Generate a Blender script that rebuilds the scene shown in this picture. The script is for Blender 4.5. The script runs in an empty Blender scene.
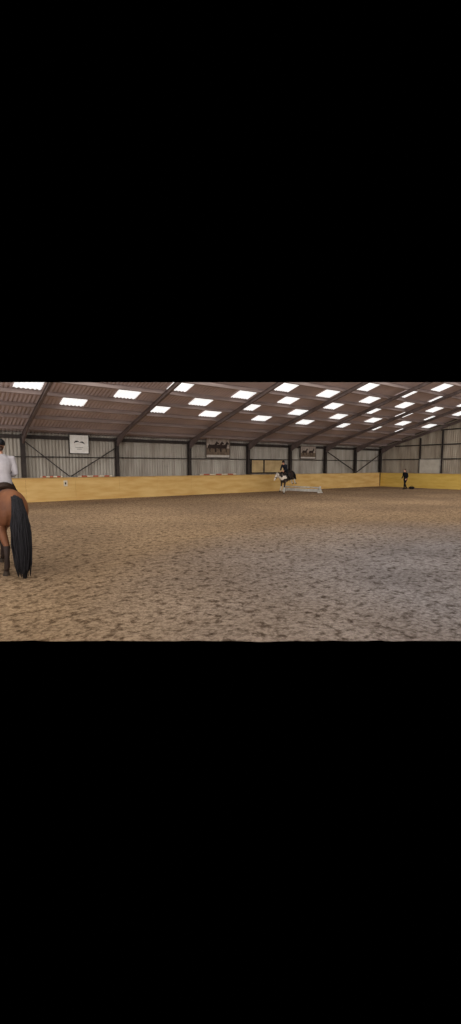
import bpy, bmesh, math, random
from mathutils import Vector, Matrix, noise
random.seed(7)
SC = bpy.context.scene
COL = SC.collection
SC.view_settings.view_transform = 'Standard'
PI = math.pi
# ------------------------------------------------------------------ camera
F_PX, HOR = 424.0, 466.0
PITCH = math.atan((512-HOR)/F_PX)
CAM = Vector((0, 0, 1.95))
YAW = math.radians(53.8)
FH = Vector((math.cos(YAW), math.sin(YAW), 0))
RT = Vector((math.sin(YAW), -math.cos(YAW), 0))
FW = FH*math.cos(PITCH) - Vector((0, 0, math.sin(PITCH)))
UP = FH*math.sin(PITCH) + Vector((0, 0, math.cos(PITCH)))
cd = bpy.data.cameras.new('camera'); cam = bpy.data.objects.new('camera', cd); COL.objects.link(cam)
cd.sensor_fit = 'HORIZONTAL'; cd.sensor_width = 36; cd.lens = F_PX*36/461
cd.clip_start = 0.1; cd.clip_end = 300
cam.location = CAM; cam.rotation_euler = FW.to_track_quat('-Z', 'Y').to_euler()
SC.camera = cam
def ray(px, py): return FW + RT*((px-230.5)/F_PX) + UP*((512-py)/F_PX)
def ground(px, py):
    d = ray(px, py); return CAM + d*(-CAM.z/d.z)
def xat(px, Y, py=470):
    d = ray(px, py); return CAM.x + d.x*(Y-CAM.y)/d.y
def yat(px, X, py=470):
    d = ray(px, py); return CAM.y + d.y*(X-CAM.x)/d.x
def project(p):
    q = Vector(p)-CAM; z = q.dot(FW)
    return 230.5+F_PX*q.dot(RT)/z, 512-F_PX*q.dot(UP)/z
# the building is modelled as far as the photograph sees it: roof up to this plane
TOPN = RT.cross(ray(230.5, 382.3)).normalized()
if TOPN.z < 0: TOPN.negate()
NEAR_D = (ground(230.5, 641)-CAM).dot(FH)
# ------------------------------------------------------------------ materials
def mat(name, col, rough=.7, col2=None, scale=6, detail=4, bump=0, bscale=None, metal=0, stretch=None, lo=.35, hi=.65, emit=0, xbias=0):
    m = bpy.data.materials.new(name); m.use_nodes = True
    nt = m.node_tree; b = nt.nodes['Principled BSDF']
    b.inputs['Roughness'].default_value = rough; b.inputs['Metallic'].default_value = metal
    b.inputs['Specular IOR Level'].default_value = .25
    tc = nt.nodes.new('ShaderNodeTexCoord'); mp = nt.nodes.new('ShaderNodeMapping')
    nt.links.new(tc.outputs['Object'], mp.inputs['Vector'])
    if stretch: mp.inputs['Scale'].default_value = stretch
    n = nt.nodes.new('ShaderNodeTexNoise'); n.inputs['Scale'].default_value = scale; n.inputs['Detail'].default_value = detail
    nt.links.new(mp.outputs['Vector'], n.inputs['Vector'])
    r = nt.nodes.new('ShaderNodeValToRGB')
    c2 = col2 or tuple(c*.72 for c in col)
    r.color_ramp.elements[0].position = lo; r.color_ramp.elements[0].color = (*c2, 1)
    r.color_ramp.elements[1].position = hi; r.color_ramp.elements[1].color = (*col, 1)
    fac = n.outputs['Fac']
    if xbias:   # markings grow paler toward the head
        sx = nt.nodes.new('ShaderNodeSeparateXYZ'); nt.links.new(tc.outputs['Object'], sx.inputs[0])
        ma = nt.nodes.new('ShaderNodeMath'); ma.operation = 'MULTIPLY_ADD'; ma.inputs[1].default_value = xbias
        nt.links.new(sx.outputs['X'], ma.inputs[0]); nt.links.new(fac, ma.inputs[2]); fac = ma.outputs[0]
    nt.links.new(fac, r.inputs['Fac']); nt.links.new(r.outputs['Color'], b.inputs['Base Color'])
    if bump:
        n2 = nt.nodes.new('ShaderNodeTexNoise'); n2.inputs['Scale'].default_value = bscale or scale*3
        nt.links.new(mp.outputs['Vector'], n2.inputs['Vector'])
        bp = nt.nodes.new('ShaderNodeBump'); bp.inputs['Strength'].default_value = bump; bp.inputs['Distance'].default_value = .02
        nt.links.new(n2.outputs['Fac'], bp.inputs['Height']); nt.links.new(bp.outputs['Normal'], b.inputs['Normal'])
    if emit:
        nt.links.new(r.outputs['Color'], b.inputs['Emission Color']); b.inputs['Emission Strength'].default_value = emit
    return m
def S(r, g, b):
    f = lambda c: ((c/255+.055)/1.055)**2.4 if c > 10 else c/255/12.92
    return (f(r), f(g), f(b))
M = {}
M['steel'] = mat('dark_steel', S(58, 51, 48), .6, S(42, 37, 35), 3)
M['rafter'] = mat('rafter_steel', S(106, 92, 88), .6, S(88, 76, 73), 3)
M['purlin'] = mat('purlin_timber', S(148, 132, 127), .8, S(128, 114, 109), 4, stretch=(.3, 3, 3))
M['roof'] = mat('roof_sheet', S(184, 166, 163), .8, S(164, 148, 145), .5, detail=6)
M['clad'] = mat('wall_sheet', S(172, 166, 156), .7, S(138, 130, 120), .9, detail=6, stretch=(2.2, 2.2, .35))
M['clad_end'] = mat('end_wall_sheet', S(168, 158, 142), .7, S(134, 122, 108), .9, detail=6, stretch=(2, 2, .4))
M['yellow'] = mat('yellow_board', S(212, 178, 116), .7, S(196, 156, 92), 1.2, detail=7, stretch=(.6, .6, 3), bump=.1)
M['yellow_end'] = mat('yellow_board_end', S(214, 182, 98), .7, S(200, 164, 78), 1.2, detail=7, stretch=(.6, .6, 3))
M['cap'] = mat('board_cap', S(196, 164, 112), .7, S(160, 128, 84), 2)
M['skylight'] = mat('skylight_sheet', (.92, .93, .93), .5, (.8, .82, .82), 1.5, emit=.95)
M['white'] = mat('white_paint', S(236, 234, 230), .5, S(220, 217, 210), 5)
M['jump_white'] = mat('worn_white_paint', S(200, 197, 190), .6, S(174, 170, 162), 5)
M['door_grey'] = mat('pale_door', S(190, 184, 172), .6, S(172, 164, 152), 2)
M['cream'] = mat('cream_paint', S(206, 194, 164), .6, S(188, 174, 142), 3)
M['tan'] = mat('tan_panel', S(190, 166, 122), .6, S(166, 142, 102), 2)
M['grey'] = mat('grey_panel', S(150, 146, 140), .4, S(126, 122, 116), 2)
M['frame_dark'] = mat('picture_frame', S(96, 84, 78), .5, S(78, 68, 63), 4)
M['black'] = mat('black_mark', S(40, 38, 38), .6, S(28, 26, 26), 8)
M['red'] = mat('faded_red_paint', S(180, 100, 78), .6, S(160, 82, 64), 6)
M['rail_white'] = mat('dusty_white_paint', S(216, 206, 186), .6, S(196, 184, 162), 6)
M['sky_print'] = mat('printed_sky', S(174, 162, 152), .5, S(136, 122, 112), 5)
M['field_print'] = mat('printed_field', S(124, 108, 92), .5, S(92, 78, 66), 5)
M['caption'] = mat('printed_caption', S(196, 190, 182), .5, S(176, 170, 162), 5)
M['brown_print'] = mat('printed_horse', S(60, 46, 42), .5, S(40, 32, 30), 6)
M['bay'] = mat('bay_coat', S(128, 82, 54), .6, S(94, 58, 40), 2.5, detail=5)
M['dark_hair'] = mat('black_horsehair', S(38, 36, 40), .85, S(20, 19, 22), 10, stretch=(5, 5, .5))
M['pie'] = mat('piebald_coat', S(206, 194, 180), .6, S(46, 36, 32), 2.1, detail=1, lo=.575, hi=.605, xbias=.12)
M['dark_leg'] = mat('dark_points', S(56, 42, 36), .7, S(36, 28, 26), 3)
M['hoof'] = mat('hoof_horn', S(72, 62, 54), .5, S(52, 44, 38), 8)
M['leather'] = mat('brown_leather', S(56, 38, 28), .4, S(38, 26, 20), 8)
M['pad'] = mat('dark_pad', S(48, 48, 56), .8, S(34, 34, 42), 8)
M['skin'] = mat('skin', S(206, 156, 130), .5, S(190, 138, 112), 8)
M['shirt'] = mat('pale_shirt', S(184, 178, 181), .8, S(162, 156, 160), 5)
M['navy'] = mat('navy_cloth', S(34, 36, 46), .8, S(24, 26, 34), 6)
M['charcoal'] = mat('charcoal_cloth', S(23, 22, 26), .9, S(16, 15, 18), 6)
M['boot'] = mat('boot_leather', S(28, 25, 25), .35, S(18, 17, 17), 6)
M['helmet'] = mat('helmet_shell', S(24, 24, 28), .4, S(18, 18, 20), 8)
M['hair'] = mat('brown_hair', S(66, 46, 34), .6, S(46, 32, 24), 20)
M['eye'] = mat('eye_dark', S(24, 18, 16), .2, S(18, 14, 12), 8)
M['lip'] = mat('lip', S(170, 104, 94), .5, S(154, 90, 82), 8)
M['metal'] = mat('stirrup_metal', S(170, 170, 172), .3, S(150, 150, 152), 5, metal=.8)
def sand():
    m = bpy.data.materials.new('riding_sand'); m.use_nodes = True
    nt = m.node_tree; b = nt.nodes['Principled BSDF']; b.inputs['Roughness'].default_value = .95
    b.inputs['Specular IOR Level'].default_value = .1
    L = nt.links.new
    tc = nt.nodes.new('ShaderNodeTexCoord')
    def nz(scale, detail, rough=.55):
        n = nt.nodes.new('ShaderNodeTexNoise'); n.inputs['Scale'].default_value = scale; n.inputs['Detail'].default_value = detail
        n.inputs['Roughness'].default_value = rough; L(tc.outputs['Object'], n.inputs['Vector']); return n
    def ramp(src, p0, c0, p1, c1):
        r = nt.nodes.new('ShaderNodeValToRGB'); e = r.color_ramp.elements
        e[0].position = p0; e[0].color = (*c0, 1); e[1].position = p1; e[1].color = (*c1, 1)
        L(src, r.inputs['Fac']); return r
    def mix(kind, fac, a, c):
        x = nt.nodes.new('ShaderNodeMix'); x.data_type = 'RGBA'; x.blend_type = kind
        if isinstance(fac, float): x.inputs[0].default_value = fac
        else: L(fac, x.inputs[0])
        L(a, x.inputs[6]); L(c, x.inputs[7]); return x.outputs[2]
    big = ramp(nz(.22, 4).outputs['Fac'], .38, S(160, 134, 108), .62, S(185, 156, 124))
    # lens haze painted into the sand colour: greyer toward the near corner
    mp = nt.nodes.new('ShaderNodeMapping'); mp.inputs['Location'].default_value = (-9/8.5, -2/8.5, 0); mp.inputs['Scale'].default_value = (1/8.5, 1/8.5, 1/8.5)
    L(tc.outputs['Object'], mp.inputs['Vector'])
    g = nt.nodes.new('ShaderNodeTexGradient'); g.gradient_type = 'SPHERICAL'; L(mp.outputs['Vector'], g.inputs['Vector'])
    haze_mask = ramp(g.outputs['Fac'], 0, (0, 0, 0), .6, (1, 1, 1))
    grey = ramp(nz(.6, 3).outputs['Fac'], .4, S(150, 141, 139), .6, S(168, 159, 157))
    base = mix('MIX', haze_mask.outputs['Color'], big.outputs['Color'], grey.outputs['Color'])
    lump = ramp(nz(6.2, 6, .7).outputs['Fac'], .37, S(150, 141, 134), .50, S(252, 252, 252))
    fine = ramp(nz(16, 4, .68).outputs['Fac'], .36, S(170, 164, 158), .58, S(255, 255, 255))
    c = mix('MULTIPLY', 1.0, base, lump.outputs['Color']); c = mix('MULTIPLY', .85, c, fine.outputs['Color'])
    L(c, b.inputs['Base Color'])
    bp = nt.nodes.new('ShaderNodeBump'); bp.inputs['Strength'].default_value = .9; bp.inputs['Distance'].default_value = .09
    L(nz(7, 6, .68).outputs['Fac'], bp.inputs['Height']); L(bp.outputs['Normal'], b.inputs['Normal'])
    return m
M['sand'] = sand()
# ------------------------------------------------------------------ object helpers
def link(name, me, material, parent=None, label=None):
    o = bpy.data.objects.new(name, me); COL.objects.link(o)
    if material: me.materials.append(material)
    o.parent = parent
    if label: o['label'] = label
    return o
def obj(name, bm, material, parent=None, label=None, smooth=False):
    bmesh.ops.recalc_face_normals(bm, faces=bm.faces)
    me = bpy.data.meshes.new(name); bm.to_mesh(me); bm.free()
    if smooth:
        for p in me.polygons: p.use_smooth = True
    return link(name, me, material, parent, label)
def tag(o, label, cat, group=None):
    o['label'] = label; o['category'] = cat
    if group: o['group'] = group
    return o
def struct(o): o['kind'] = 'structure'; return o
def thing(name, label, cat, loc=(0, 0, 0), rot=(0, 0, 0), scale=1, group=None):
    o = bpy.data.objects.new(name, None); COL.objects.link(o); o.empty_display_size = .1
    o.location = loc; o.rotation_euler = rot; o.scale = (scale,)*3
    return tag(o, label, cat, group)
def box(bm, x0, x1, y0, y1, z0, z1):
    v = [bm.verts.new((x, y, z)) for x in (x0, x1) for y in (y0, y1) for z in (z0, z1)]
    for f in ((0, 1, 3, 2), (4, 6, 7, 5), (0, 4, 5, 1), (2, 3, 7, 6), (0, 2, 6, 4), (1, 5, 7, 3)):
        bm.faces.new([v[i] for i in f])
def prism(bm, pts, ext):
    a = [bm.verts.new(p) for p in pts]; b = [bm.verts.new(Vector(p)+Vector(ext)) for p in pts]
    n = len(a); bm.faces.new(a); bm.faces.new(b[::-1])
    for i in range(n): bm.faces.new((a[i], b[i], b[(i+1) % n], a[(i+1) % n]))
def beam(bm, p0, p1, w, h, ref=(0, 0, 1)):
    p0 = Vector(p0); p1 = Vector(p1); t = (p1-p0).normalized(); s = t.cross(Vector(ref)).normalized(); n = s.cross(t)
    q = [p0+s*(w/2*i)+n*(h/2*j) for i, j in ((-1, -1), (1, -1), (1, 1), (-1, 1))]
    prism(bm, q, p1-p0)
def clip(bm, co, no):
    g = bm.verts[:]+bm.edges[:]+bm.faces[:]
    bmesh.ops.bisect_plane(bm, geom=g, plane_co=co, plane_no=no, clear_outer=True)
    bmesh.ops.holes_fill(bm, edges=[e for e in bm.edges if e.is_boundary], sides=40)
def tube(bm, pts, ref=(0, 1, 0), seg=12, cap=.6):
    n = len(pts); P = [Vector(p[0]) for p in pts]; rings = []; ref = Vector(ref)
    T = []
    for i in range(n):
        t = (P[min(i+1, n-1)]-P[max(i-1, 0)])
        T.append(t.normalized() if t.length > 1e-6 else Vector((0, 0, 1)))
    for i in range(n):
        t = T[i]; s = ref - t*ref.dot(t)
        if s.length < .05: s = t.orthogonal()
        s.normalize(); nn = t.cross(s)
        a = pts[i][1]; b = pts[i][2] if len(pts[i]) > 2 else a
        rings.append([bm.verts.new(P[i]+nn*(a*math.cos(k*2*PI/seg))+s*(b*math.sin(k*2*PI/seg))) for k in range(seg)])
    for i in range(n-1):
        for k in range(seg): bm.faces.new((rings[i][k], rings[i][(k+1) % seg], rings[i+1][(k+1) % seg], rings[i+1][k]))
    for i, sg in ((0, -1), (n-1, 1)):
        r = min(pts[i][1], pts[i][-1]); c = bm.verts.new(P[i]+T[i]*(sg*r*cap)); R = rings[i]
        for k in range(seg):
            bm.faces.new((R[k], R[(k+1) % seg], c))
def ell(bm, c, r, rot=None, u=16, v=10):
    mtx = Matrix.Translation(Vector(c)) @ (rot.to_4x4() if rot else Matrix.Identity(4)) @ Matrix.Diagonal((*r, 1))
    bmesh.ops.create_uvsphere(bm, u_segments=u, v_segments=v, radius=1, matrix=mtx)
def grow(name, bm, voxel, material, parent, smooth=3, label=None):
    """voxel-fuse overlapping closed lofts into one continuous smooth surface"""
    bmesh.ops.recalc_face_normals(bm, faces=bm.faces)
    me = bpy.data.meshes.new('tmp'); bm.to_mesh(me); bm.free()
    t = bpy.data.objects.new('tmp', me); COL.objects.link(t)
    r = t.modifiers.new('r', 'REMESH'); r.mode = 'VOXEL'; r.voxel_size = voxel
    s = t.modifiers.new('s', 'SMOOTH'); s.factor = .5; s.iterations = smooth
    dg = bpy.context.evaluated_depsgraph_get(); dg.update()
    res = bpy.data.meshes.new_from_object(t.evaluated_get(dg)); res.name = name
    bpy.data.objects.remove(t); bpy.data.meshes.remove(me)
    for p in res.polygons: p.use_smooth = True
    res.materials.clear()
    return link(name, res, material, parent, label)
# ------------------------------------------------------------------ horse
TR = [(-.80, 1.20, .10, .08), (-.74, 1.21, .22, .17), (-.60, 1.21, .32, .255), (-.42, 1.22, .33, .275), (-.22, 1.18, .32, .265),
      (0, 1.13, .345, .285), (.22, 1.11, .36, .275), (.40, 1.16, .375, .245), (.56, 1.17, .32, .215), (.68, 1.15, .23, .18), (.76, 1.14, .11, .10)]
def trunk(x):
    for a, b in zip(TR, TR[1:]):
        if a[0] <= x <= b[0]:
            t = (x-a[0])/(b[0]-a[0]); return [a[i]+(b[i]-a[i])*t for i in (1, 2, 3)]
    return TR[-1][1:]
def shell(bm, x0, x1, ang, off, thick, nx=10, na=14, lift=None):
    top = []; bot = []
    for i in range(nx+1):
        x = x0+(x1-x0)*i/nx; zc, h, w = trunk(x); A = []; B = []
        l = lift(i/nx) if lift else 0
        for j in range(na+1):
            th = -ang+2*ang*j/na; k = max(0, math.cos(th))
            for lst, o in ((A, off+thick+l*k**4), (B, off)):
                lst.append(bm.verts.new((x, (w+o)*math.sin(th), zc+(h+o)*math.cos(th))))
        top.append(A); bot.append(B)
    for g in (top, bot):
        for i in range(nx):
            for j in range(na): bm.faces.new((g[i][j], g[i+1][j], g[i+1][j+1], g[i][j+1]))
    for i in range(nx):
        for j in (0, na): bm.faces.new((top[i][j], top[i+1][j], bot[i+1][j], bot[i][j]))
    for j in range(na):
        for i in (0, nx): bm.faces.new((top[i][j], top[i][j+1], bot[i][j+1], bot[i][j]))
def leg_pts(J, hind, s, up):
    if hind: R = [.17, .13, .085, .058, .038, .046, .036, .05]
    else: R = [.14, .10, .066, .054, .036, .045, .035, .048]
    return [(Vector((x, s*y, z)), r*(1.25 if i == 0 else 1), r*(.75 if i == 0 else .92)) for i, ((x, y, z), r) in enumerate(zip(J, R))]
def horse(name, label, loc, rot, scale, coat, legs, neck, tailpts, head_drop=0, tail_w=1.0):
    t = thing(name, label, 'horse', loc, rot, scale)
    bm = bmesh.new()
    tube(bm, [((x, 0, z), h, w) for x, z, h, w in TR], seg=20)
    n0, n1, n2 = neck
    tube(bm, [((.42, 0, 1.22), .30, .15), (n0, .27, .125), (n1, .17, .09), (n2, .115, .075)], seg=16)
    P = Vector(n2); hd = Vector((.62, 0, -.78)); hd.normalize()
    if head_drop: hd = Matrix.Rotation(head_drop, 3, 'Y') @ hd
    tube(bm, [(P-hd*.02, .10, .07), (P+hd*.14, .135, .085), (P+hd*.28, .105, .07), (P+hd*.42, .075, .055), (P+hd*.54, .07, .052), (P+hd*.59, .05, .04)], seg=14)
    for s in (-1, 1):
        e = P+Vector((.0, s*.055, .08))
        tube(bm, [(e, .032, .024), (e+Vector((.01, s*.012, .07)), .034, .018), (e+Vector((.03, s*.012, .15)), .008, .006)], seg=8)
    # gluteal and shoulder masses
    for s in (-1, 1):
        ell(bm, (-.52, s*.14, 1.17), (.25, .135, .27)); ell(bm, (.47, s*.12, 1.08), (.17, .10, .27))
    hoofs = []
    for (J, hind, s) in legs:
        pts = leg_pts(J, hind, s, 0); tube(bm, pts[:-1], seg=12)
        hoofs.append((pts[-2][0], pts[-1][0]))
    grow('body', bm, .016, coat, t, 4)
    # legs darken below knee and hock: close-fitting lower-leg hair
    for (J, hind, s), (pa, ho) in zip(legs, hoofs):
        pts = leg_pts(J, hind, s, 0)
        bm = bmesh.new(); tube(bm, [(p, a+.005, b+.005) for p, a, b in pts[3:7]], seg=14)
        obj('lower_leg', bm, M['dark_leg'] if coat is M['bay'] else M['jump_white'], t, smooth=True)
        bm = bmesh.new(); d = (ho-pa)
        dd = d.normalized(); fwd = Vector((1, 0, 0))
        tube(bm, [(pa+dd*.01, .042, .042), (pa+d*.55, .052, .05), (ho, .066, .06)], seg=14, cap=.02)
        obj('hoof', bm, M['hoof'], t)
    # tail: a full core wrapped in many fine hair locks
    bm = bmesh.new(); rnd = random.Random(3)
    n = len(tailpts)
    tube(bm, [(c, r*(.85 if i < n-2 else .6), r*(.85 if i < n-2 else .6)*tail_w) for i, (c, r) in enumerate(tailpts)], ref=(0, 1, 0), seg=14)
    for k in range(260):
        a = rnd.uniform(0, 2*PI); q = .55+.55*math.sqrt(rnd.random()); pts = []
        cut = rnd.uniform(.72, 1.0); sway = rnd.uniform(-.06, .06)
        for i, (c, r) in enumerate(tailpts):
            c = Vector(c); f = i/(n-1); wob = Vector((rnd.uniform(-.012, .012), rnd.uniform(-.012, .012)+sway*f*f, 0))
            cc = Vector(tailpts[0][0]).lerp(c, cut if i > 2 else 1)
            pts.append((cc+Vector((math.cos(a)*q*r, math.sin(a)*q*r*tail_w, 0))+wob, max(.003, .009 if 0 < i < n-1 else (.010 if i == 0 else .004))))
        tube(bm, pts, ref=(1, .3, 0), seg=5)
    obj('tail', bm, M['dark_hair'], t, smooth=True)
    # mane
    bm = bmesh.new()
    for k in range(18):
        f = k/17; a = Vector(n0).lerp(Vector(n1), f*2) if f < .5 else Vector(n1).lerp(Vector(n2), f*2-1)
        r = (.27+(.17-.27)*f*2) if f < .5 else (.17+(.115-.17)*(f*2-1))
        d = (Vector(n2)-Vector(n0)).normalized(); up = Vector((-d.z, 0, d.x))
        c = a+up*(r-.01)
        tube(bm, [(c, .03), (c+up*.03+Vector((0, -.05, 0)), .032), (c+Vector((.0, -.11, -.10)), .02), (c+Vector((0, -.13, -.2)), .005)], ref=(1, 0, 0), seg=6)
    obj('mane', bm, M['dark_hair'], t, smooth=True)
    for s in (-1, 1):
        bm = bmesh.new(); ell(bm, P+hd*.16+Vector((.055, s*.072, .035)), (.024, .016, .022)); obj('eye', bm, M['eye'], t, smooth=True)
    # tack
    bm = bmesh.new(); shell(bm, -.26, .36, 1.25, .006, .016); obj('saddle_pad', bm, M['pad'], t, smooth=True)
    bm = bmesh.new(); shell(bm, -.18, .30, .95, .024, .022, lift=lambda u: .02+.10*(2*u-1)**2); sd = obj('saddle', bm, M['leather'], t, smooth=True)
    for s in (-1, 1):
        bm = bmesh.new(); beam(bm, (.10, s*.315, 1.26), (.17, s*.355, .84), .03, .008, (0, 1, 0)); obj('stirrup_leather', bm, M['leather'], sd)
        bm = bmesh.new(); c = Vector((.17, s*.36, .79)); ring = []
        for k in range(13):
            an = 2*PI*k/12; ring.append((c+Vector((math.sin(an)*.015, math.sin(an)*.055, math.cos(an)*.065)), .008))
        tube(bm, ring, ref=(1, 0, 0), seg=6); obj('stirrup', bm, M['metal'], sd, smooth=True)
    bm = bmesh.new()
    for u, r1, r2 in ((.04, .142, .094), (.34, .098, .072)):
        c = P+hd*u
        s = Vector((0, 1, 0)); nn = hd.cross(s)
        tube(bm, [(c+nn*(math.cos(k*PI/8)*r1)+s*(math.sin(k*PI/8)*r2), .010) for k in range(17)], ref=hd, seg=6)
    for s in (-1, 1):
        tube(bm, [(P+hd*.04+Vector((0, s*.09, 0)), .009), (P+hd*.34+Vector((0, s*.072, 0)), .009), (P+hd*.46+Vector((0, s*.06, -.03)), .009)], ref=(1, 0, 0), seg=6)
    obj('bridle', bm, M['leather'], t, smooth=True)
    return t, P+hd*.46
# ------------------------------------------------------------------ person
def hand(bm, W, d, s, n, curl):
    """palm with four unequal fingers and a thumb; d along forearm, s across the knuckles, n palm side"""
    d = d.normalized(); n = (n-d*n.dot(d)).normalized(); s = d.cross(n) if s > 0 else n.cross(d)
    tube(bm, [(W-d*.02, .024, .028), (W+d*.03, .020, .036), (W+d*.085, .016, .040)], ref=s, seg=10)
    for i, ln in enumerate((.068, .078, .073, .056)):
        p = W+d*.082+s*(.030-.020*i); pts = [(p-d*.02, .0105)]; ang = 0
        for k, fr in enumerate((.42, .33, .25)):
            ang += curl*(.8, 1.1, .8)[k]; v = d*math.cos(ang)+n*math.sin(ang)
            p = p+v*(ln*fr); pts.append((p, .0098-.001*k))
        tube(bm, pts, ref=s, seg=8)
    p = W+d*.03+s*.03; v1 = (d*.6+s*.75+n*.25).normalized(); v2 = (d*.85+s*.2+n*.45).normalized()
    tube(bm, [(p-s*.01, .013), (p+v1*.035, .0125), (p+v1*.035+v2*.03, .0105), (p+v1*.035+v2*.052, .008)], ref=n, seg=8)
def person(label, loc, rot, scale, J, clothes, helmet=True, curl=.75, name='person', face=0):
    """J: pelvis waist chest neck head + per side (left=+1) hip knee ankle toe shoulder elbow wrist"""
    t = thing(name, label, 'person', loc, rot, scale)
    V = {k: (Vector(v) if not isinstance(v, dict) else {s: Vector(p) for s, p in v.items()}) for k, v in J.items()}
    def torso(bm, g=0):
        p, w, c, nk = V['pelvis'], V['waist'], V['chest'], V['neck']
        up = (w-p).normalized()
        tube(bm, [(p-up*.09, .085+g, .12+g), (p, .115+g, .165+g), (p.lerp(w, .55), .105+g, .15+g), (w, .098+g, .138+g), (w.lerp(c, .6), .112+g, .158+g), (c, .115+g, .172+g), (c.lerp(nk, .55), .09+g, .16+g), (c.lerp(nk, .9), .062+g, .085+g)], seg=18)
    def arm(bm, s, g=0, to=1.0):
        a, e, w = V['shoulder'][s], V['elbow'][s], V['wrist'][s]
        tube(bm, [(a.lerp(V['chest'], .25)+Vector((0, 0, .01)), .055+g), (a, .058+g), (a.lerp(e, .45), .05+g), (e, .04+g), (e.lerp(w, .35), .041+g), (e.lerp(w, to), .029+g)], ref=(1, 0, .2), seg=12)
    def leg(bm, s, g=0, t0=0, t1=1.0):
        h, k, a = V['hip'][s], V['knee'][s], V['ankle'][s]
        tube(bm, [(h, .09+g, .088+g), (h.lerp(k, .4), .082+g, .08+g), (k, .057+g), (k.lerp(a, .3), .058+g), (k.lerp(a, .7), .044+g), (k.lerp(a, t1), .036+g)], seg=14)
    def foot(bm, s, g=0):
        a, to = V['ankle'][s], V['toe'][s]; d = (to-a)
        tube(bm, [(a-d*.25+Vector((0, 0, -.04)), .03+g, .032+g), (a+d*.25+Vector((0, 0, -.02)), .04+g, .04+g), (a+d*.7, .03+g, .046+g), (to, .018+g, .036+g)], seg=12)
    H = V['head']; R3 = Matrix.Rotation(face, 3, 'Z'); hv = lambda x, y, z: H+R3 @ Vector((x, y, z))
    bm = bmesh.new(); torso(bm)
    tube(bm, [(V['chest'].lerp(V['neck'], .7), .06), (V['neck'], .056), (H+Vector((-.01, 0, -.05)), .055)], seg=12)
    ell(bm, H+Vector((0, 0, .02)), (.098, .077, .108)); ell(bm, hv(.022, 0, -.05), (.072, .056, .068), R3)
    tube(bm, [(hv(.085, 0, .015), .010), (hv(.108, 0, -.018), .016), (hv(.095, 0, -.028), .014)], seg=8)
    ell(bm, hv(.08, 0, -.10+.02), (.022, .028, .018), R3)
    for s in (-1, 1):
        ell(bm, hv(-.008, s*.08, -.005), (.022, .010, .032), R3)
        arm(bm, s); leg(bm, s); foot(bm, s)
        e, w = V['elbow'][s], V['wrist'][s]
        hand(bm, w, (w-e), s, Vector((-.1, -s*.8, -.5)), curl)
    grow('body', bm, .0095, M['skin'], t, 2)
    for s in (-1, 1):
        bm = bmesh.new(); ell(bm, hv(.086, s*.032, .012), (.012, .014, .010), R3); obj('eye', bm, M['eye'], t, smooth=True)
    bm = bmesh.new(); ell(bm, hv(.091, 0, -.056), (.008, .026, .008), R3); obj('mouth', bm, M['lip'], t, smooth=True)
    top, low, shoe = clothes
    bm = bmesh.new(); torso(bm, .016)
    tube(bm, [(V['chest'].lerp(V['neck'], .55), .085), (V['neck']+Vector((0, 0, -.01)), .066)], seg=14, cap=.1)
    for s in (-1, 1): arm(bm, s, .014, .94)
    grow('shirt' if top is M['shirt'] else 'jacket', bm, .013, top, t, 4)
    bm = bmesh.new(); p, w = V['pelvis'], V['waist']; up = (w-p).normalized()
    tube(bm, [(p-up*.10, .10, .135), (p, .126, .176), (p.lerp(w, .5), .114, .16)], seg=18)
    for s in (-1, 1): leg(bm, s, .010, 0, .96)
    grow('breeches' if helmet else 'trousers', bm, .013, low, t, 3)
    for s in (-1, 1):
        bm = bmesh.new(); k, a = V['knee'][s], V['ankle'][s]
        if helmet: tube(bm, [(k.lerp(a, .14), .074), (k.lerp(a, .35), .073), (k.lerp(a, .75), .058), (a, .053), (a+Vector((0, 0, -.03)), .05)], seg=14)
        foot(bm, s, .012)
        tube(bm, [(a+Vector((0, 0, .03)), .052), (a+Vector((0, 0, -.03)), .05)], seg=12)
        grow('boot', bm, .012, shoe, t, 2)
    bm = bmesh.new()
    if helmet:
        ell(bm, hv(-.01, 0, .055), (.132, .108, .098), R3, 20, 12)
        clip(bm, H+Vector((0, 0, .022)), Vector((0, 0, -1)))
        hm = obj('helmet', bm, M['helmet'], t, smooth=True)
        bm = bmesh.new(); ell(bm, hv(.115, 0, .035), (.055, .075, .010), R3); obj('peak', bm, M['helmet'], hm, smooth=True)
        bm = bmesh.new(); tube(bm, [(hv(0, .085, .03), .007), (hv(.03, .07, -.06), .007), (hv(.05, 0, -.112), .007), (hv(.03, -.07, -.06), .007), (hv(0, -.085, .03), .007)], ref=(1, 0, 0), seg=6)
        obj('chin_strap', bm, M['helmet'], hm, smooth=True)
        bm = bmesh.new(); ell(bm, hv(-.075, 0, -.03), (.045, .062, .05), R3); ell(bm, hv(-.115, 0, -.045), (.03, .034, .03), R3)
        grow('hair', bm, .01, M['hair'], t, 2)
    else:
        ell(bm, hv(-.012, 0, .04), (.104, .088, .104), R3); ell(bm, hv(-.06, 0, -.03), (.06, .078, .09), R3)
        tube(bm, [(hv(-.10, 0, .02), .035), (hv(-.14, 0, -.06), .035), (hv(-.13, 0, -.17), .012)], seg=10)
        clip(bm, hv(.055, 0, .04), (R3 @ Vector((1, 0, -.55))).normalized())
        obj('hair', bm, M['hair'], t, smooth=True)
    return t
def rmat(o): return Matrix.LocRotScale(o.location, o.rotation_euler.to_quaternion(), o.scale)
def heading(l, d):
    v = RT*l+FH*d; return math.atan2(v.y, v.x)
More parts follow.
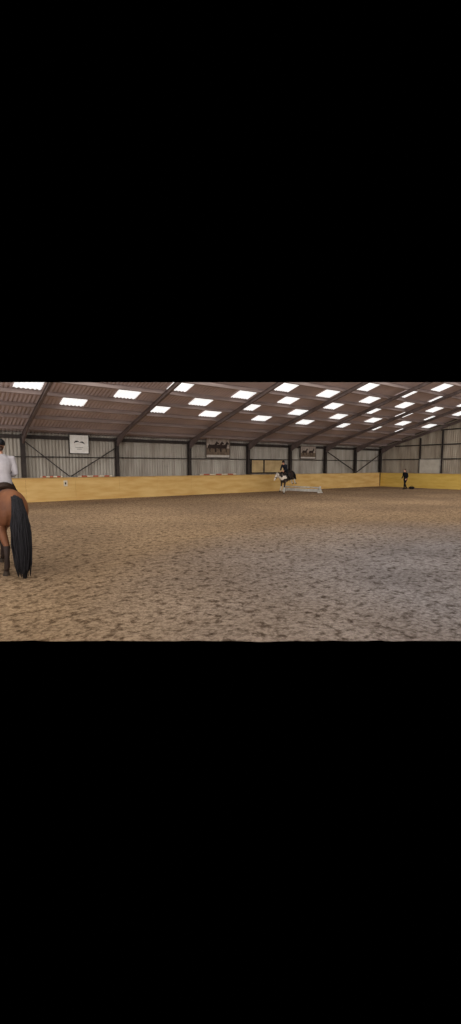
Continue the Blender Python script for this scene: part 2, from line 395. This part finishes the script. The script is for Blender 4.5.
# ---- the bay horse walking away at the left edge, and its rider
hz = heading(-.69, .724)
hd_ = Vector((math.cos(hz), math.sin(hz), 0))
tail_ground = CAM+Vector((0, 0, -CAM.z))+FH*7.2+RT*(7.2*(18-230.5)/F_PX)
hpos = tail_ground+hd_*.95
HL = [(-.50, .14, 1.12), (-.34, .17, .93), (-.46, .15, .74), (-.60, .13, .55), (-.58, .13, .34), (-.56, .13, .17), (-.52, .13, .10), (-.48, .13, .0)]
HR = [(-.52, .14, 1.12), (-.32, .17, .93), (-.44, .15, .75), (-.60, .13, .57), (-.55, .13, .36), (-.52, .13, .18), (-.46, .13, .10), (-.42, .13, .0)]
FL = [(.52, .13, 1.06), (.42, .15, .86), (.40, .14, .68), (.38, .13, .48), (.34, .13, .31), (.30, .13, .17), (.33, .13, .10), (.36, .13, .0)]
FR = [(.52, .13, 1.06), (.44, .15, .86), (.52, .14, .68), (.60, .13, .48), (.62, .13, .31), (.64, .13, .16), (.68, .13, .10), (.72, .13, .0)]
tail_a = [((-.74, 0, 1.42), .04), ((-.86, 0, 1.38), .065), ((-.96, 0, 1.15), .10), ((-1.0, -.01, .80), .135), ((-.99, -.02, .48), .13), ((-.97, -.03, .20), .10), ((-.95, -.04, .01), .05)]
bay, bit = horse('horse', 'bay horse with a long black tail, seen from behind at the left edge', hpos, (0, 0, hz), 1.0, M['bay'],
     [(HL, True, 1), (HR, True, -1), (FL, False, 1), (FR, False, -1)], ((.62, 0, 1.34), (.92, 0, 1.62), (1.12, 0, 1.82)), tail_a)
sit = dict(pelvis=(-.04, 0, .10), waist=(-.03, 0, .27), chest=(-.02, 0, .45), neck=(-.01, 0, .63), head=(.03, 0, .755),
  hip={1: (0, .11, .07), -1: (0, -.11, .07)}, knee={1: (.34, .325, -.14), -1: (.34, -.325, -.14)}, ankle={1: (.12, .375, -.55), -1: (.12, -.375, -.55)},
  toe={1: (.28, .385, -.595), -1: (.28, -.385, -.595)}, shoulder={1: (-.02, .185, .555), -1: (-.02, -.185, .555)},
  elbow={1: (-.02, .245, .28), -1: (-.02, -.245, .28)}, wrist={1: (.21, .13, .22), -1: (.21, -.13, .22)})
mt = rmat(bay)
rider = person('person in pale shirt and black helmet riding the bay horse at left edge', mt @ Vector((.0, 0, 1.52)), (0, 0, hz), 1.04, sit, (M['shirt'], M['navy'], M['boot']))
def reins(h, bitp, wr):
    bm = bmesh.new()
    for s in (-1, 1):
        a = Vector((bitp.x, s*.06, bitp.z)); b = Vector((wr.x, s*abs(wr.y), wr.z)); m = a.lerp(b, .5)+Vector((0, s*.04, -.05))
        tube(bm, [(a, .008), (m, .008), (b, .008)], ref=(0, 0, 1), seg=6)
    obj('reins', bm, M['leather'], h, smooth=True)
reins(bay, bit, Vector((.0+.21+.09, .13, 1.52+.20)))
# ---- piebald pony landing over the jump
gz = heading(-.64, -.77); gp = ground(288, 493.2)
pit = math.radians(14)
jf = lambda dx: [(.50, .12, 1.04), (.50, .13, .84), (.56, .12, .66), (.63, .11, .48), (.68+dx, .11, .31), (.73+dx, .11, .16), (.79+dx, .11, .10), (.83+dx, .11, .02)]
jh = lambda dx: [(-.50, .14, 1.12), (-.50, .17, .92), (-.68, .15, .84), (-.90, .13, .78), (-.93+dx, .13, .58), (-.96+dx, .13, .42), (-1.03+dx, .13, .38), (-1.10+dx, .13, .33)]
JL = jf(0); JR = [(x+.03*i, y, z+.035*i) for i, (x, y, z) in enumerate(jf(0))]
tail_b = [((-.78, 0, 1.38), .04), ((-.92, 0, 1.40), .06), ((-1.10, 0, 1.22), .08), ((-1.22, 0, .98), .09), ((-1.28, 0, .74), .07), ((-1.30, 0, .60), .03)]
PS = .90
low = math.sin(pit)*.83*PS - .02*PS*math.cos(pit)
pony, bit2 = horse('horse', 'dark brown and white pony landing over the white jump', gp+Vector((0, 0, low)), (0, pit, gz), PS, M['pie'],
     [(JL, False, 1), (JR, False, -1), (jh(0), True, 1), (jh(.05), True, -1)], ((.64, 0, 1.32), (.98, 0, 1.52), (1.22, 0, 1.66)), tail_b, head_drop=-.35)
two = dict(pelvis=(-.10, 0, .17), waist=(-.04, 0, .33), chest=(.06, 0, .50), neck=(.15, 0, .655), head=(.21, 0, .775),
  hip={1: (-.07, .11, .13), -1: (-.07, -.11, .13)}, knee={1: (.26, .335, -.06), -1: (.26, -.335, -.06)}, ankle={1: (.02, .385, -.46), -1: (.02, -.385, -.46)},
  toe={1: (.18, .395, -.50), -1: (.18, -.395, -.50)}, shoulder={1: (.10, .18, .59), -1: (.10, -.18, .59)},
  elbow={1: (.18, .25, .35), -1: (.18, -.25, .35)}, wrist={1: (.42, .14, .22), -1: (.42, -.14, .22)})
mt = rmat(pony)
person('person in dark jacket and helmet leaning forward on the pony over the jump', mt @ Vector((.06, 0, 1.50)), (0, pit*.5, gz), .96, two, (M['navy'], M['charcoal'], M['boot']))
reins(pony, bit2, Vector((.06+.46+.06, .14, 1.50+.20)))
# ---- standing instructor
tp = ground(405, 489.3)
stand = dict(pelvis=(0, 0, .92), waist=(.01, 0, 1.09), chest=(.04, .01, 1.27), neck=(.07, .02, 1.45), head=(.12, .03, 1.565),
  hip={1: (0, .10, .87), -1: (0, -.10, .87)}, knee={1: (.20, .14, .49), -1: (-.08, -.14, .47)}, ankle={1: (.28, .17, .09), -1: (-.32, -.18, .11)},
  toe={1: (.43, .20, .03), -1: (-.18, -.22, .03)}, shoulder={1: (.05, .19, 1.37), -1: (.05, -.19, 1.37)},
  elbow={1: (-.02, .25, 1.10), -1: (.02, -.26, 1.10)}, wrist={1: (.14, .23, .90), -1: (.16, -.26, .90)})
person('person in black jacket and trousers standing on the sand at far right', tp, (0, 0, heading(-.93, -.37)), 1.0, stand, (M['charcoal'], M['charcoal'], M['boot']), helmet=False, curl=.4)
# dark holdall on the sand beside the instructor
bp = ground(411.5, 489.2)
bag = thing('bag', 'small dark bag on the sand beside the standing person', 'bag', bp, (0, 0, heading(1, .1)))
bm = bmesh.new(); tube(bm, [((-.2, 0, .10), .08, .09), ((-.14, 0, .115), .11, .12), ((.14, 0, .115), .11, .12), ((.2, 0, .10), .08, .09)], seg=14); obj('holdall', bm, M['charcoal'], bag, smooth=True)
bm = bmesh.new(); tube(bm, [((-.1, 0, .21), .012), ((-.06, 0, .28), .012), ((.06, 0, .28), .012), ((.1, 0, .21), .012)], seg=6); obj('handle', bm, M['black'], bag, smooth=True)
# ------------------------------------------------------------------ the jump
ja, jb = ground(284, 491.2), ground(320, 493.0)
jc = (ja+jb)/2; jd = (jb-ja).normalized(); jl = (jb-ja).length; ja_z = math.atan2(jd.y, jd.x)
for sx, lab in ((-1, 'white low jump stand at the pony end of the jump'), (1, 'white low jump stand at the right end of the jump')):
    st = thing('jump_stand', lab, 'jump stand', jc+jd*(sx*jl/2), (0, 0, ja_z), 1)
    bm = bmesh.new(); box(bm, -.045, .045, -.045, .045, .06, .48); obj('upright', bm, M['jump_white'], st)
    bm = bmesh.new(); box(bm, -.05, .05, -.28, .28, 0, .06); obj('foot', bm, M['jump_white'], st)
    for s in (-1, 1):
        bm = bmesh.new(); beam(bm, (0, s*.25, .06), (0, s*.05, .34), .045, .035, (1, 0, 0)); obj('strut', bm, M['jump_white'], st)
    z = .38; bm = bmesh.new()
    box(bm, -sx*.045-(.09 if sx > 0 else 0), -sx*.045+(.09 if sx < 0 else 0), -.05, .05, z-.080, z-.058); obj('cup', bm, M['grey'], st)
L = jl/2-.06
pl = thing('jump_pole', 'top white pole of the jump behind the pony', 'pole', jc+Vector((0, 0, .38)), (0, 0, ja_z))
bm = bmesh.new(); tube(bm, [((-L, 0, 0), .055), ((L, 0, 0), .055)], seg=14, cap=.02); obj('pole', bm, M['jump_white'], pl, smooth=False)
for k in (-.6, .6):
    bm = bmesh.new(); tube(bm, [((k*L-.16, 0, 0), .0575), ((k*L+.16, 0, 0), .0575)], seg=14, cap=.0); obj('band', bm, M['cream'], pl)
pk = thing('jump_plank', 'white filler plank under the top pole of the jump', 'plank', jc+Vector((0, 0, .06)), (0, 0, ja_z))
bm = bmesh.new(); box(bm, -L, L, -.02, .02, 0, .21); obj('board', bm, M['jump_white'], pk)
for s in (-1, 1):
    bm = bmesh.new(); box(bm, s*(L-.06)-.03, s*(L-.06)+.03, -.024, .024, -.055, .215); obj('end_bracket', bm, M['grey'], pk)
# ------------------------------------------------------------------ floor
X0, X1, Y0, YB = -2.0, 36.6, 0.0, 25.3
bm = bmesh.new(); st = .10
nx = int((X1-X0)/st); ny = int((YB-Y0)/st); g = []
keep = {}
for i in range(nx+1):
    x = X0+(X1-X0)*i/nx
    for j in range(ny+1):
        y = Y0+(YB-Y0)*j/ny
        d = x*FH.x+y*FH.y
        if d < NEAR_D-.3: continue
        p = Vector((x, y, 0))
        z = .010*noise.noise(p*2.3)+.020*max(0, noise.noise(p*4.1+Vector((9, 2, 5)))-.05)-.020*max(0, noise.noise(p*3.3+Vector((2, 7, 1)))-.1)
        keep[i, j] = bm.verts.new((x, y, z))
for i in range(nx):
    for j in range(ny):
        q = [keep.get(k) for k in ((i, j), (i+1, j), (i+1, j+1), (i, j+1))]
        if all(q): bm.faces.new(q)
gg = bm.verts[:]+bm.edges[:]+bm.faces[:]
bmesh.ops.bisect_plane(bm, geom=gg, plane_co=FH*NEAR_D, plane_no=-FH, clear_outer=True)
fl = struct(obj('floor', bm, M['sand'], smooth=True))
# ------------------------------------------------------------------ building
ROOF_K = .287
def rz(y): return 3.98+(24.7-y)*ROOF_K
YR = 12.35
def corr(bm, u0, u1, rows, place, pitch=.18, amp=.02, per=6):
    n = int((u1-u0)/pitch*per); prev = None
    for i in range(n+1):
        u = u0+(u1-u0)*i/n; o = amp*math.sin(2*PI*u/pitch)
        col = [bm.verts.new(place(u, r, o)) for r in rows]
        if prev:
            for k in range(len(rows)-1): bm.faces.new((prev[k], col[k], col[k+1], prev[k+1]))
        prev = col
def cut(bm):
    bmesh.ops.bisect_plane(bm, geom=bm.verts[:]+bm.edges[:]+bm.faces[:], plane_co=CAM, plane_no=TOPN, clear_outer=True)
XL = 1.0
bm = bmesh.new(); corr(bm, XL, 36.75, (25.45, 22, 18, YR), lambda u, r, o: (u, r, rz(r)+o)); cut(bm)
struct(obj('ceiling', bm, M['roof'], smooth=True))
bm = bmesh.new(); corr(bm, XL, 36.7, (0, 2, rz(25.32)-.05), lambda u, r, o: (u, 25.30+o, r)); struct(obj('wall_back', bm, M['clad'], smooth=True))
bm = bmesh.new()
n = int((25.25-YR)/.03); prev = None
for i in range(n+1):
    y = YR+(25.25-YR)*i/n; o = .02*math.sin(2*PI*y/.18)
    c = [bm.verts.new((36.66+o, y, z)) for z in (0, rz(y)-.06)]
    if prev: bm.faces.new((prev[0], c[0], c[1], prev[1]))
    prev = c
cut(bm); struct(obj('wall_right', bm, M['clad_end'], smooth=True))
ORD = ['first', 'second', 'third', 'fourth', 'fifth', 'sixth', 'seventh', 'eighth', 'ninth', 'tenth', 'eleventh', 'twelfth']
PX = [24, 117.5, 189.5, 248, 290, 325, 355]
posts = [xat(p, 25.0) for p in PX]+[36.42]
def ibeam(bm, a, b, w, h, side):
    a = Vector(a); b = Vector(b); t = (b-a).normalized(); s = Vector(side); n = s.cross(t).normalized()
    for o in (-1, 1): beam(bm, a+n*(o*(h/2-.01)), b+n*(o*(h/2-.01)), w, .02, n)
    beam(bm, a, b, .014, h-.04, n)
for i, x in enumerate(posts):
    t = thing('portal_frame', f'dark steel portal frame with post and sloping rafter, {ORD[i]} from the left' if i < 7 else 'dark steel portal frame against the end wall in the far corner', 'steel frame', (x, 25.0, 0), group='steel portal frames')
    bm = bmesh.new(); ibeam(bm, (0, .0, 0), (0, .0, rz(25.0)-.24), .2, .24, (1, 0, 0)); obj('post', bm, M['steel'], t)
    bm = bmesh.new(); off = -.25-.11
    ibeam(bm, (0, .1, rz(25.1)+off), (0, YR-25.0, rz(YR)+off), .12, .20, (1, 0, 0))
    bm.transform(Matrix.Translation((x, 25.0, 0))); clip(bm, CAM, TOPN); bm.transform(Matrix.Translation((-x, -25.0, 0)))
    obj('rafter', bm, M['rafter'], t)
    bm = bmesh.new(); a = rz(24.9)-.45; b = rz(23.2)-.45
    prism(bm, [(-.04, -.1, a), (-.04, -1.8, b), (-.04, -.1, a-.35)], (.08, 0, 0)); obj('haunch', bm, M['rafter'], t)
DY = 1.33
PU = [24.45, 22.95]+[20.95+DY/2-DY*k for k in range(7)]
for k, y in enumerate(PU):
    bm = bmesh.new(); z = rz(y)-.13
    beam(bm, (XL, y, z), (36.6, y, z), .07, .17, Vector((0, ROOF_K, 1)).normalized()); clip(bm, CAM, TOPN)
    if len(bm.verts) == 0: bm.free(); continue
    tag(obj('purlin', bm, M['purlin']), f'long brown roof purlin, {ORD[k]} up from the long wall eave', 'purlin', 'roof purlins')
bm = bmesh.new(); beam(bm, (XL, 25.19, 3.52), (36.4, 25.19, 3.52), .10, .2); tag(obj('eave_beam', bm, M['steel']), 'dark beam running along the top of the long wall under the roof', 'beam')
bm = bmesh.new(); beam(bm, (XL, 25.2, 2.45), (36.4, 25.2, 2.45), .06, .06); tag(obj('sheeting_rail', bm, M['steel']), 'thin dark rail across the middle of the long grey wall', 'rail')
# bracing
def brace(x0, z0, x1, z1, lab):
    bm = bmesh.new(); beam(bm, (x0, 24.85, z0), (x1, 24.85, z1), .05, .09, (0, 1, 0)); tag(obj('diagonal_brace', bm, M['steel']), lab, 'brace', 'diagonal wall braces')
xm = xat(70, 24.86)
brace(posts[0]+.02, 3.3, xm-.05, 1.37, 'diagonal steel brace falling right from the first post on long wall')
brace(xm+.05, 1.37, posts[1]-.02, 3.1, 'diagonal steel brace rising right under the white square sign')
brace(posts[5]+.02, 3.2, posts[6]-.02, 1.37, 'diagonal steel brace in the bay right of the far picture board')
brace(posts[6]+.02, 1.37, posts[7]-.02, 3.2, 'diagonal steel brace in the last bay by the corner')
# skylights, laid out in a chequer along the slope
rows = {}
for r in range(7):
    y = 20.95-DY*r
    for k in range(-5, 9):
        x = 6.05+1.86*r+3.95*k
        if k == 0: x += .12+.29*r
        if k == 1: x += .62
        if not (1.7 < x < 35.9): continue
        px, py = project((x, y, rz(y)))
        if not (-14 < px < 474) or py < 379: continue
        rows.setdefault(r, []).append((x, y))
RW = ['the lowest', 'the second', 'the third', 'the fourth', 'the fifth', 'the sixth', 'the seventh']
for r, L_ in rows.items():
    for i, (x, y) in enumerate(sorted(L_)):
        bm = bmesh.new()
        corr(bm, x-.56, x+.56, (y+.52, y, y-.52), lambda u, rr, o: (u, rr, rz(rr)-.04+o)); cut(bm)
        if len(bm.faces) < 8: bm.free(); continue
        o = obj('skylight', bm, M['skylight'], smooth=True)
        tag(o, f'bright translucent skylight, {ORD[i]} from left in {RW[r]} roof row up from eave', 'skylight', 'skylights in the roof')
# ------------------------------------------------------------------ kickboards
KH = 1.27
kb = thing('kickboard', 'long yellow painted kickboard along the foot of the long wall', 'kickboard', (0, 24.72, 0))
xs = [XL]+posts[:-1]+[36.02]
for a, b in zip(xs, xs[1:]):
    bm = bmesh.new(); n = 2
    for q in range(n):
        u0 = a+(b-a)*q/n; u1 = a+(b-a)*(q+1)/n
        prism(bm, [(u0+.004, 0, 0), (u0+.004, .03, 0), (u0+.004, .06, KH), (u0+.004, .03, KH)], (u1-u0-.008, 0, 0))
    obj('panel', bm, M['yellow'], kb)
bm = bmesh.new(); box(bm, XL, 36.0, .0, .13, KH, KH+.045); obj('top_rail', bm, M['cap'], kb)
ke = thing('kickboard', 'yellow painted kickboard across the end wall behind the standing person', 'kickboard', (36.02, 0, 0))
ys = [24.66, 22.4, 20.0, 17.6, 15.2, 12.8]
for a, b in zip(ys, ys[1:]):
    bm = bmesh.new(); prism(bm, [(0, b+.004, 0), (.03, b+.004, 0), (.06, b+.004, KH), (.03, b+.004, KH)], (0, a-b-.008, 0)); obj('panel', bm, M['yellow_end'], ke)
bm = bmesh.new(); box(bm, 0, .13, 12.8, 24.66, KH, KH+.045); obj('top_rail', bm, M['cap'], ke)
# end wall framing
for i, y in enumerate((21.0, 19.0, 16.8)):
    bm = bmesh.new(); ibeam(bm, (36.52, y, 0), (36.52, y, rz(y)-.6), .12, .12, (1, 0, 0)); tag(obj('gable_post', bm, M['steel']), f'dark upright steel post on the end wall, {ORD[i]} from the corner', 'post', 'end wall posts')
for z, w in ((2.55, 'lowest'), (3.8, 'middle'), (5.05, 'highest')):
    ytop = 24.9 if z < 3.6 else 24.7-(z+.5-3.98)/ROOF_K
    bm = bmesh.new(); box(bm, 36.585, 36.63, YR+.1, ytop, z-.05, z+.05); tag(obj('sheeting_rail', bm, M['steel']), f'{w} thin horizontal rail across the grey end wall', 'rail', 'end wall rails')
dp = thing('sliding_door', 'pale grey sliding door panel on the end wall above yellow boards', 'door', (36.40, 20.0, 0))
bm = bmesh.new(); box(bm, 0, .04, -.9, .9, .05, 2.5); obj('door_panel', bm, M['door_grey'], dp)
bm = bmesh.new()
for y in (-.95, .9): box(bm, -.02, .05, y, y+.05, .05, 2.5)
box(bm, -.02, .05, -.95, .95, 2.5, 2.56); obj('door_frame', bm, M['grey'], dp)
# ------------------------------------------------------------------ boards and signs on the long wall
def zat(px, py, Y):
    d = ray(px, py); return CAM.z+d.z*Y/d.y
def board(name, px0, px1, py0, py1, Y, label, cat, frame=M['white'], fw=.05):
    a, b = xat(px0, Y), xat(px1, Y); pm = (px0+px1)/2
    z1, z0 = zat(pm, py0, Y), zat(pm, py1, Y)
    t = thing(name, label, cat, ((a+b)/2, Y, z0)); w, h = (b-a)/2, z1-z0
    bm = bmesh.new()
    box(bm, -w, w, -.02, .03, 0, fw); box(bm, -w, w, -.02, .03, h-fw, h); box(bm, -w, -w+fw, -.02, .03, fw, h-fw); box(bm, w-fw, w, -.02, .03, fw, h-fw)
    obj('frame', bm, frame, t)
    return t, w-fw, fw, h-fw
YW = 25.08
t, w, z0, z1 = board('wall_sign', 70, 90, 434.5, 454, YW, 'white square sign with dark curved emblem on the long wall at left', 'sign', M['steel'], .04)
bm = bmesh.new(); box(bm, -w, w, 0, .02, z0, z1); obj('sign_panel', bm, M['white'], t)
h = z1-z0; bm = bmesh.new()
def crescent(cx, cz, r, wd, a0, a1):
    n = 14; A = [a0+(a1-a0)*k/n for k in range(n+1)]
    th = [wd*math.sin(PI*k/n) for k in range(n+1)]
    P = [(cx+r*math.cos(a), cz+r*math.sin(a)) for a in A]+[(cx+(r-t_-.004)*math.cos(a), cz+(r-t_-.004)*math.sin(a)) for a, t_ in list(zip(A, th))[::-1]]
    prism(bm, [(x, -.006, z) for x, z in P], (0, .006, 0))
crescent(-w*.25, z0+h*.54, w*.30, w*.15, .15*PI, 1.0*PI)
crescent(w*.27, z0+h*.50, w*.30, w*.15, .0*PI, .80*PI)
for f, hw in ((.32, .42), (.22, .28)):
    prism(bm, [(x, -.006, z) for x, z in ((-w*hw, z0+h*f), (w*hw, z0+h*f), (w*hw, z0+h*(f+.018)), (-w*hw, z0+h*(f+.018)))], (0, .006, 0))
obj('emblem', bm, M['black'], t)
def flat_horse(bm, cx, cz, s, y):
    P = [(-.9, .35), (-.7, .55), (-.2, .5), (.3, .55), (.6, .95), (.75, 1.1), (.85, .95), (1.15, .7), (1.1, .58), (.85, .65), (.7, .3), (.62, 0), (.66, -.6), (.52, -.6), (.46, -.05), (-.4, -.02), (-.5, -.3), (-.45, -.62), (-.6, -.62), (-.68, -.25), (-.78, .05), (-.95, -.2), (-1.02, 0)]
    prism(bm, [(cx+a*s, y, cz+b*s) for a, b in P], (0, .006, 0))
def picture(px0, px1, py0, py1, label, n, cap_h):
    t, w, z0, z1 = board('picture_board', px0, px1, py0, py1, YW, label, 'picture', M['frame_dark'])
    h = z1-z0
    bm = bmesh.new(); box(bm, -w, w, 0, .02, z0+h*.48, z1); obj('printed_sky', bm, M['sky_print'], t)
    bm = bmesh.new(); box(bm, -w, w, 0, .02, z0+h*cap_h, z0+h*.48); obj('printed_ground', bm, M['field_print'], t)
    bm = bmesh.new(); box(bm, -w, w, 0, .02, z0, z0+h*cap_h); obj('caption_band', bm, M['caption'], t)
    for i in range(n):
        bm = bmesh.new(); cx = -w*.45+w*.9*i/max(1, n-1); flat_horse(bm, cx, z0+h*.48, h*.34, -.006-.002*i)
        obj('printed_horse', bm, M['brown_print'], t)
picture(206, 230, 437.5, 458, 'large picture board of dark horses on the long wall between posts', 3, .12)
picture(300, 315.5, 446, 459, 'smaller picture board of dark horses on the far part of long wall', 2, .12)
# framed panel above the boards behind the pony
t, w, z0, z1 = board('viewing_panel', 251, 284, 459.5, 473.2, YW, 'tan panel with dark frame above the kickboard behind the jumping pony', 'panel', M['steel'], .07)
bm = bmesh.new(); box(bm, -w, w, .0, .02, z0, z1); obj('pane', bm, M['tan'], t)
bm = bmesh.new(); box(bm, -w*.30, -w*.22, -.02, .0, z0, z1); obj('mullion', bm, M['steel'], t)
# small marker plate on the boards
mx = xat(65, 24.7); mk = thing('marker_plate', 'small white marker plate on the yellow kickboard below the white sign', 'marker', (mx, 24.72, .82))
bm = bmesh.new(); box(bm, -.10, .10, -.03, .012, 0, .32); obj('plate', bm, M['rail_white'], mk)
bm = bmesh.new(); box(bm, -.035, .035, -.034, -.028, .10, .22); obj('mark', bm, M['black'], mk)
# spare rails lying on the board top
for px0, px1, lab in ((40, 62, 'faded red and white rail on the kickboard top left of marker plate'), (78, 112, 'faded red and white rail on the kickboard top under the white sign'), (200, 236, 'faded red and white rail on the kickboard top under the large picture')):
    a, b = xat(px0, 24.79), xat(px1, 24.79)
    t = thing('spare_rail', lab, 'pole', ((a+b)/2, 24.79, KH+.045+.045), group='rails on the kickboard top'); L = (b-a)/2
    bm = bmesh.new(); tube(bm, [((-L, 0, 0), .043), ((L, 0, 0), .043)], seg=12, cap=.02); obj('pole', bm, M['rail_white'], t)
    for k in (-.66, 0, .66):
        bm = bmesh.new(); tube(bm, [((k*L-L*.16, 0, 0), .045), ((k*L+L*.16, 0, 0), .045)], seg=12, cap=0); obj('band', bm, M['red'], t)
# ------------------------------------------------------------------ light
w = bpy.data.worlds.new('world'); SC.world = w; w.use_nodes = True
w.node_tree.nodes['Background'].inputs['Color'].default_value = (0, 0, 0, 1); w.node_tree.nodes['Background'].inputs['Strength'].default_value = 0
def sun(name, d, e, ang, col):
    l = bpy.data.lights.new(name, 'SUN'); l.energy = e; l.angle = math.radians(ang); l.color = col
    o = bpy.data.objects.new(name, l); COL.objects.link(o); o.rotation_euler = Vector(d).to_track_quat('-Z', 'Y').to_euler(); o.location = (0, 0, 20)
sun('daylight', (.40, .55, -.95), 3.3, 120, (1, .96, .9))
sun('roof_fill_sun', (.60, .78, .16), 2.4, 90, (1, .95, .92))  # added fill from behind and below, brightens the roof underside and walls
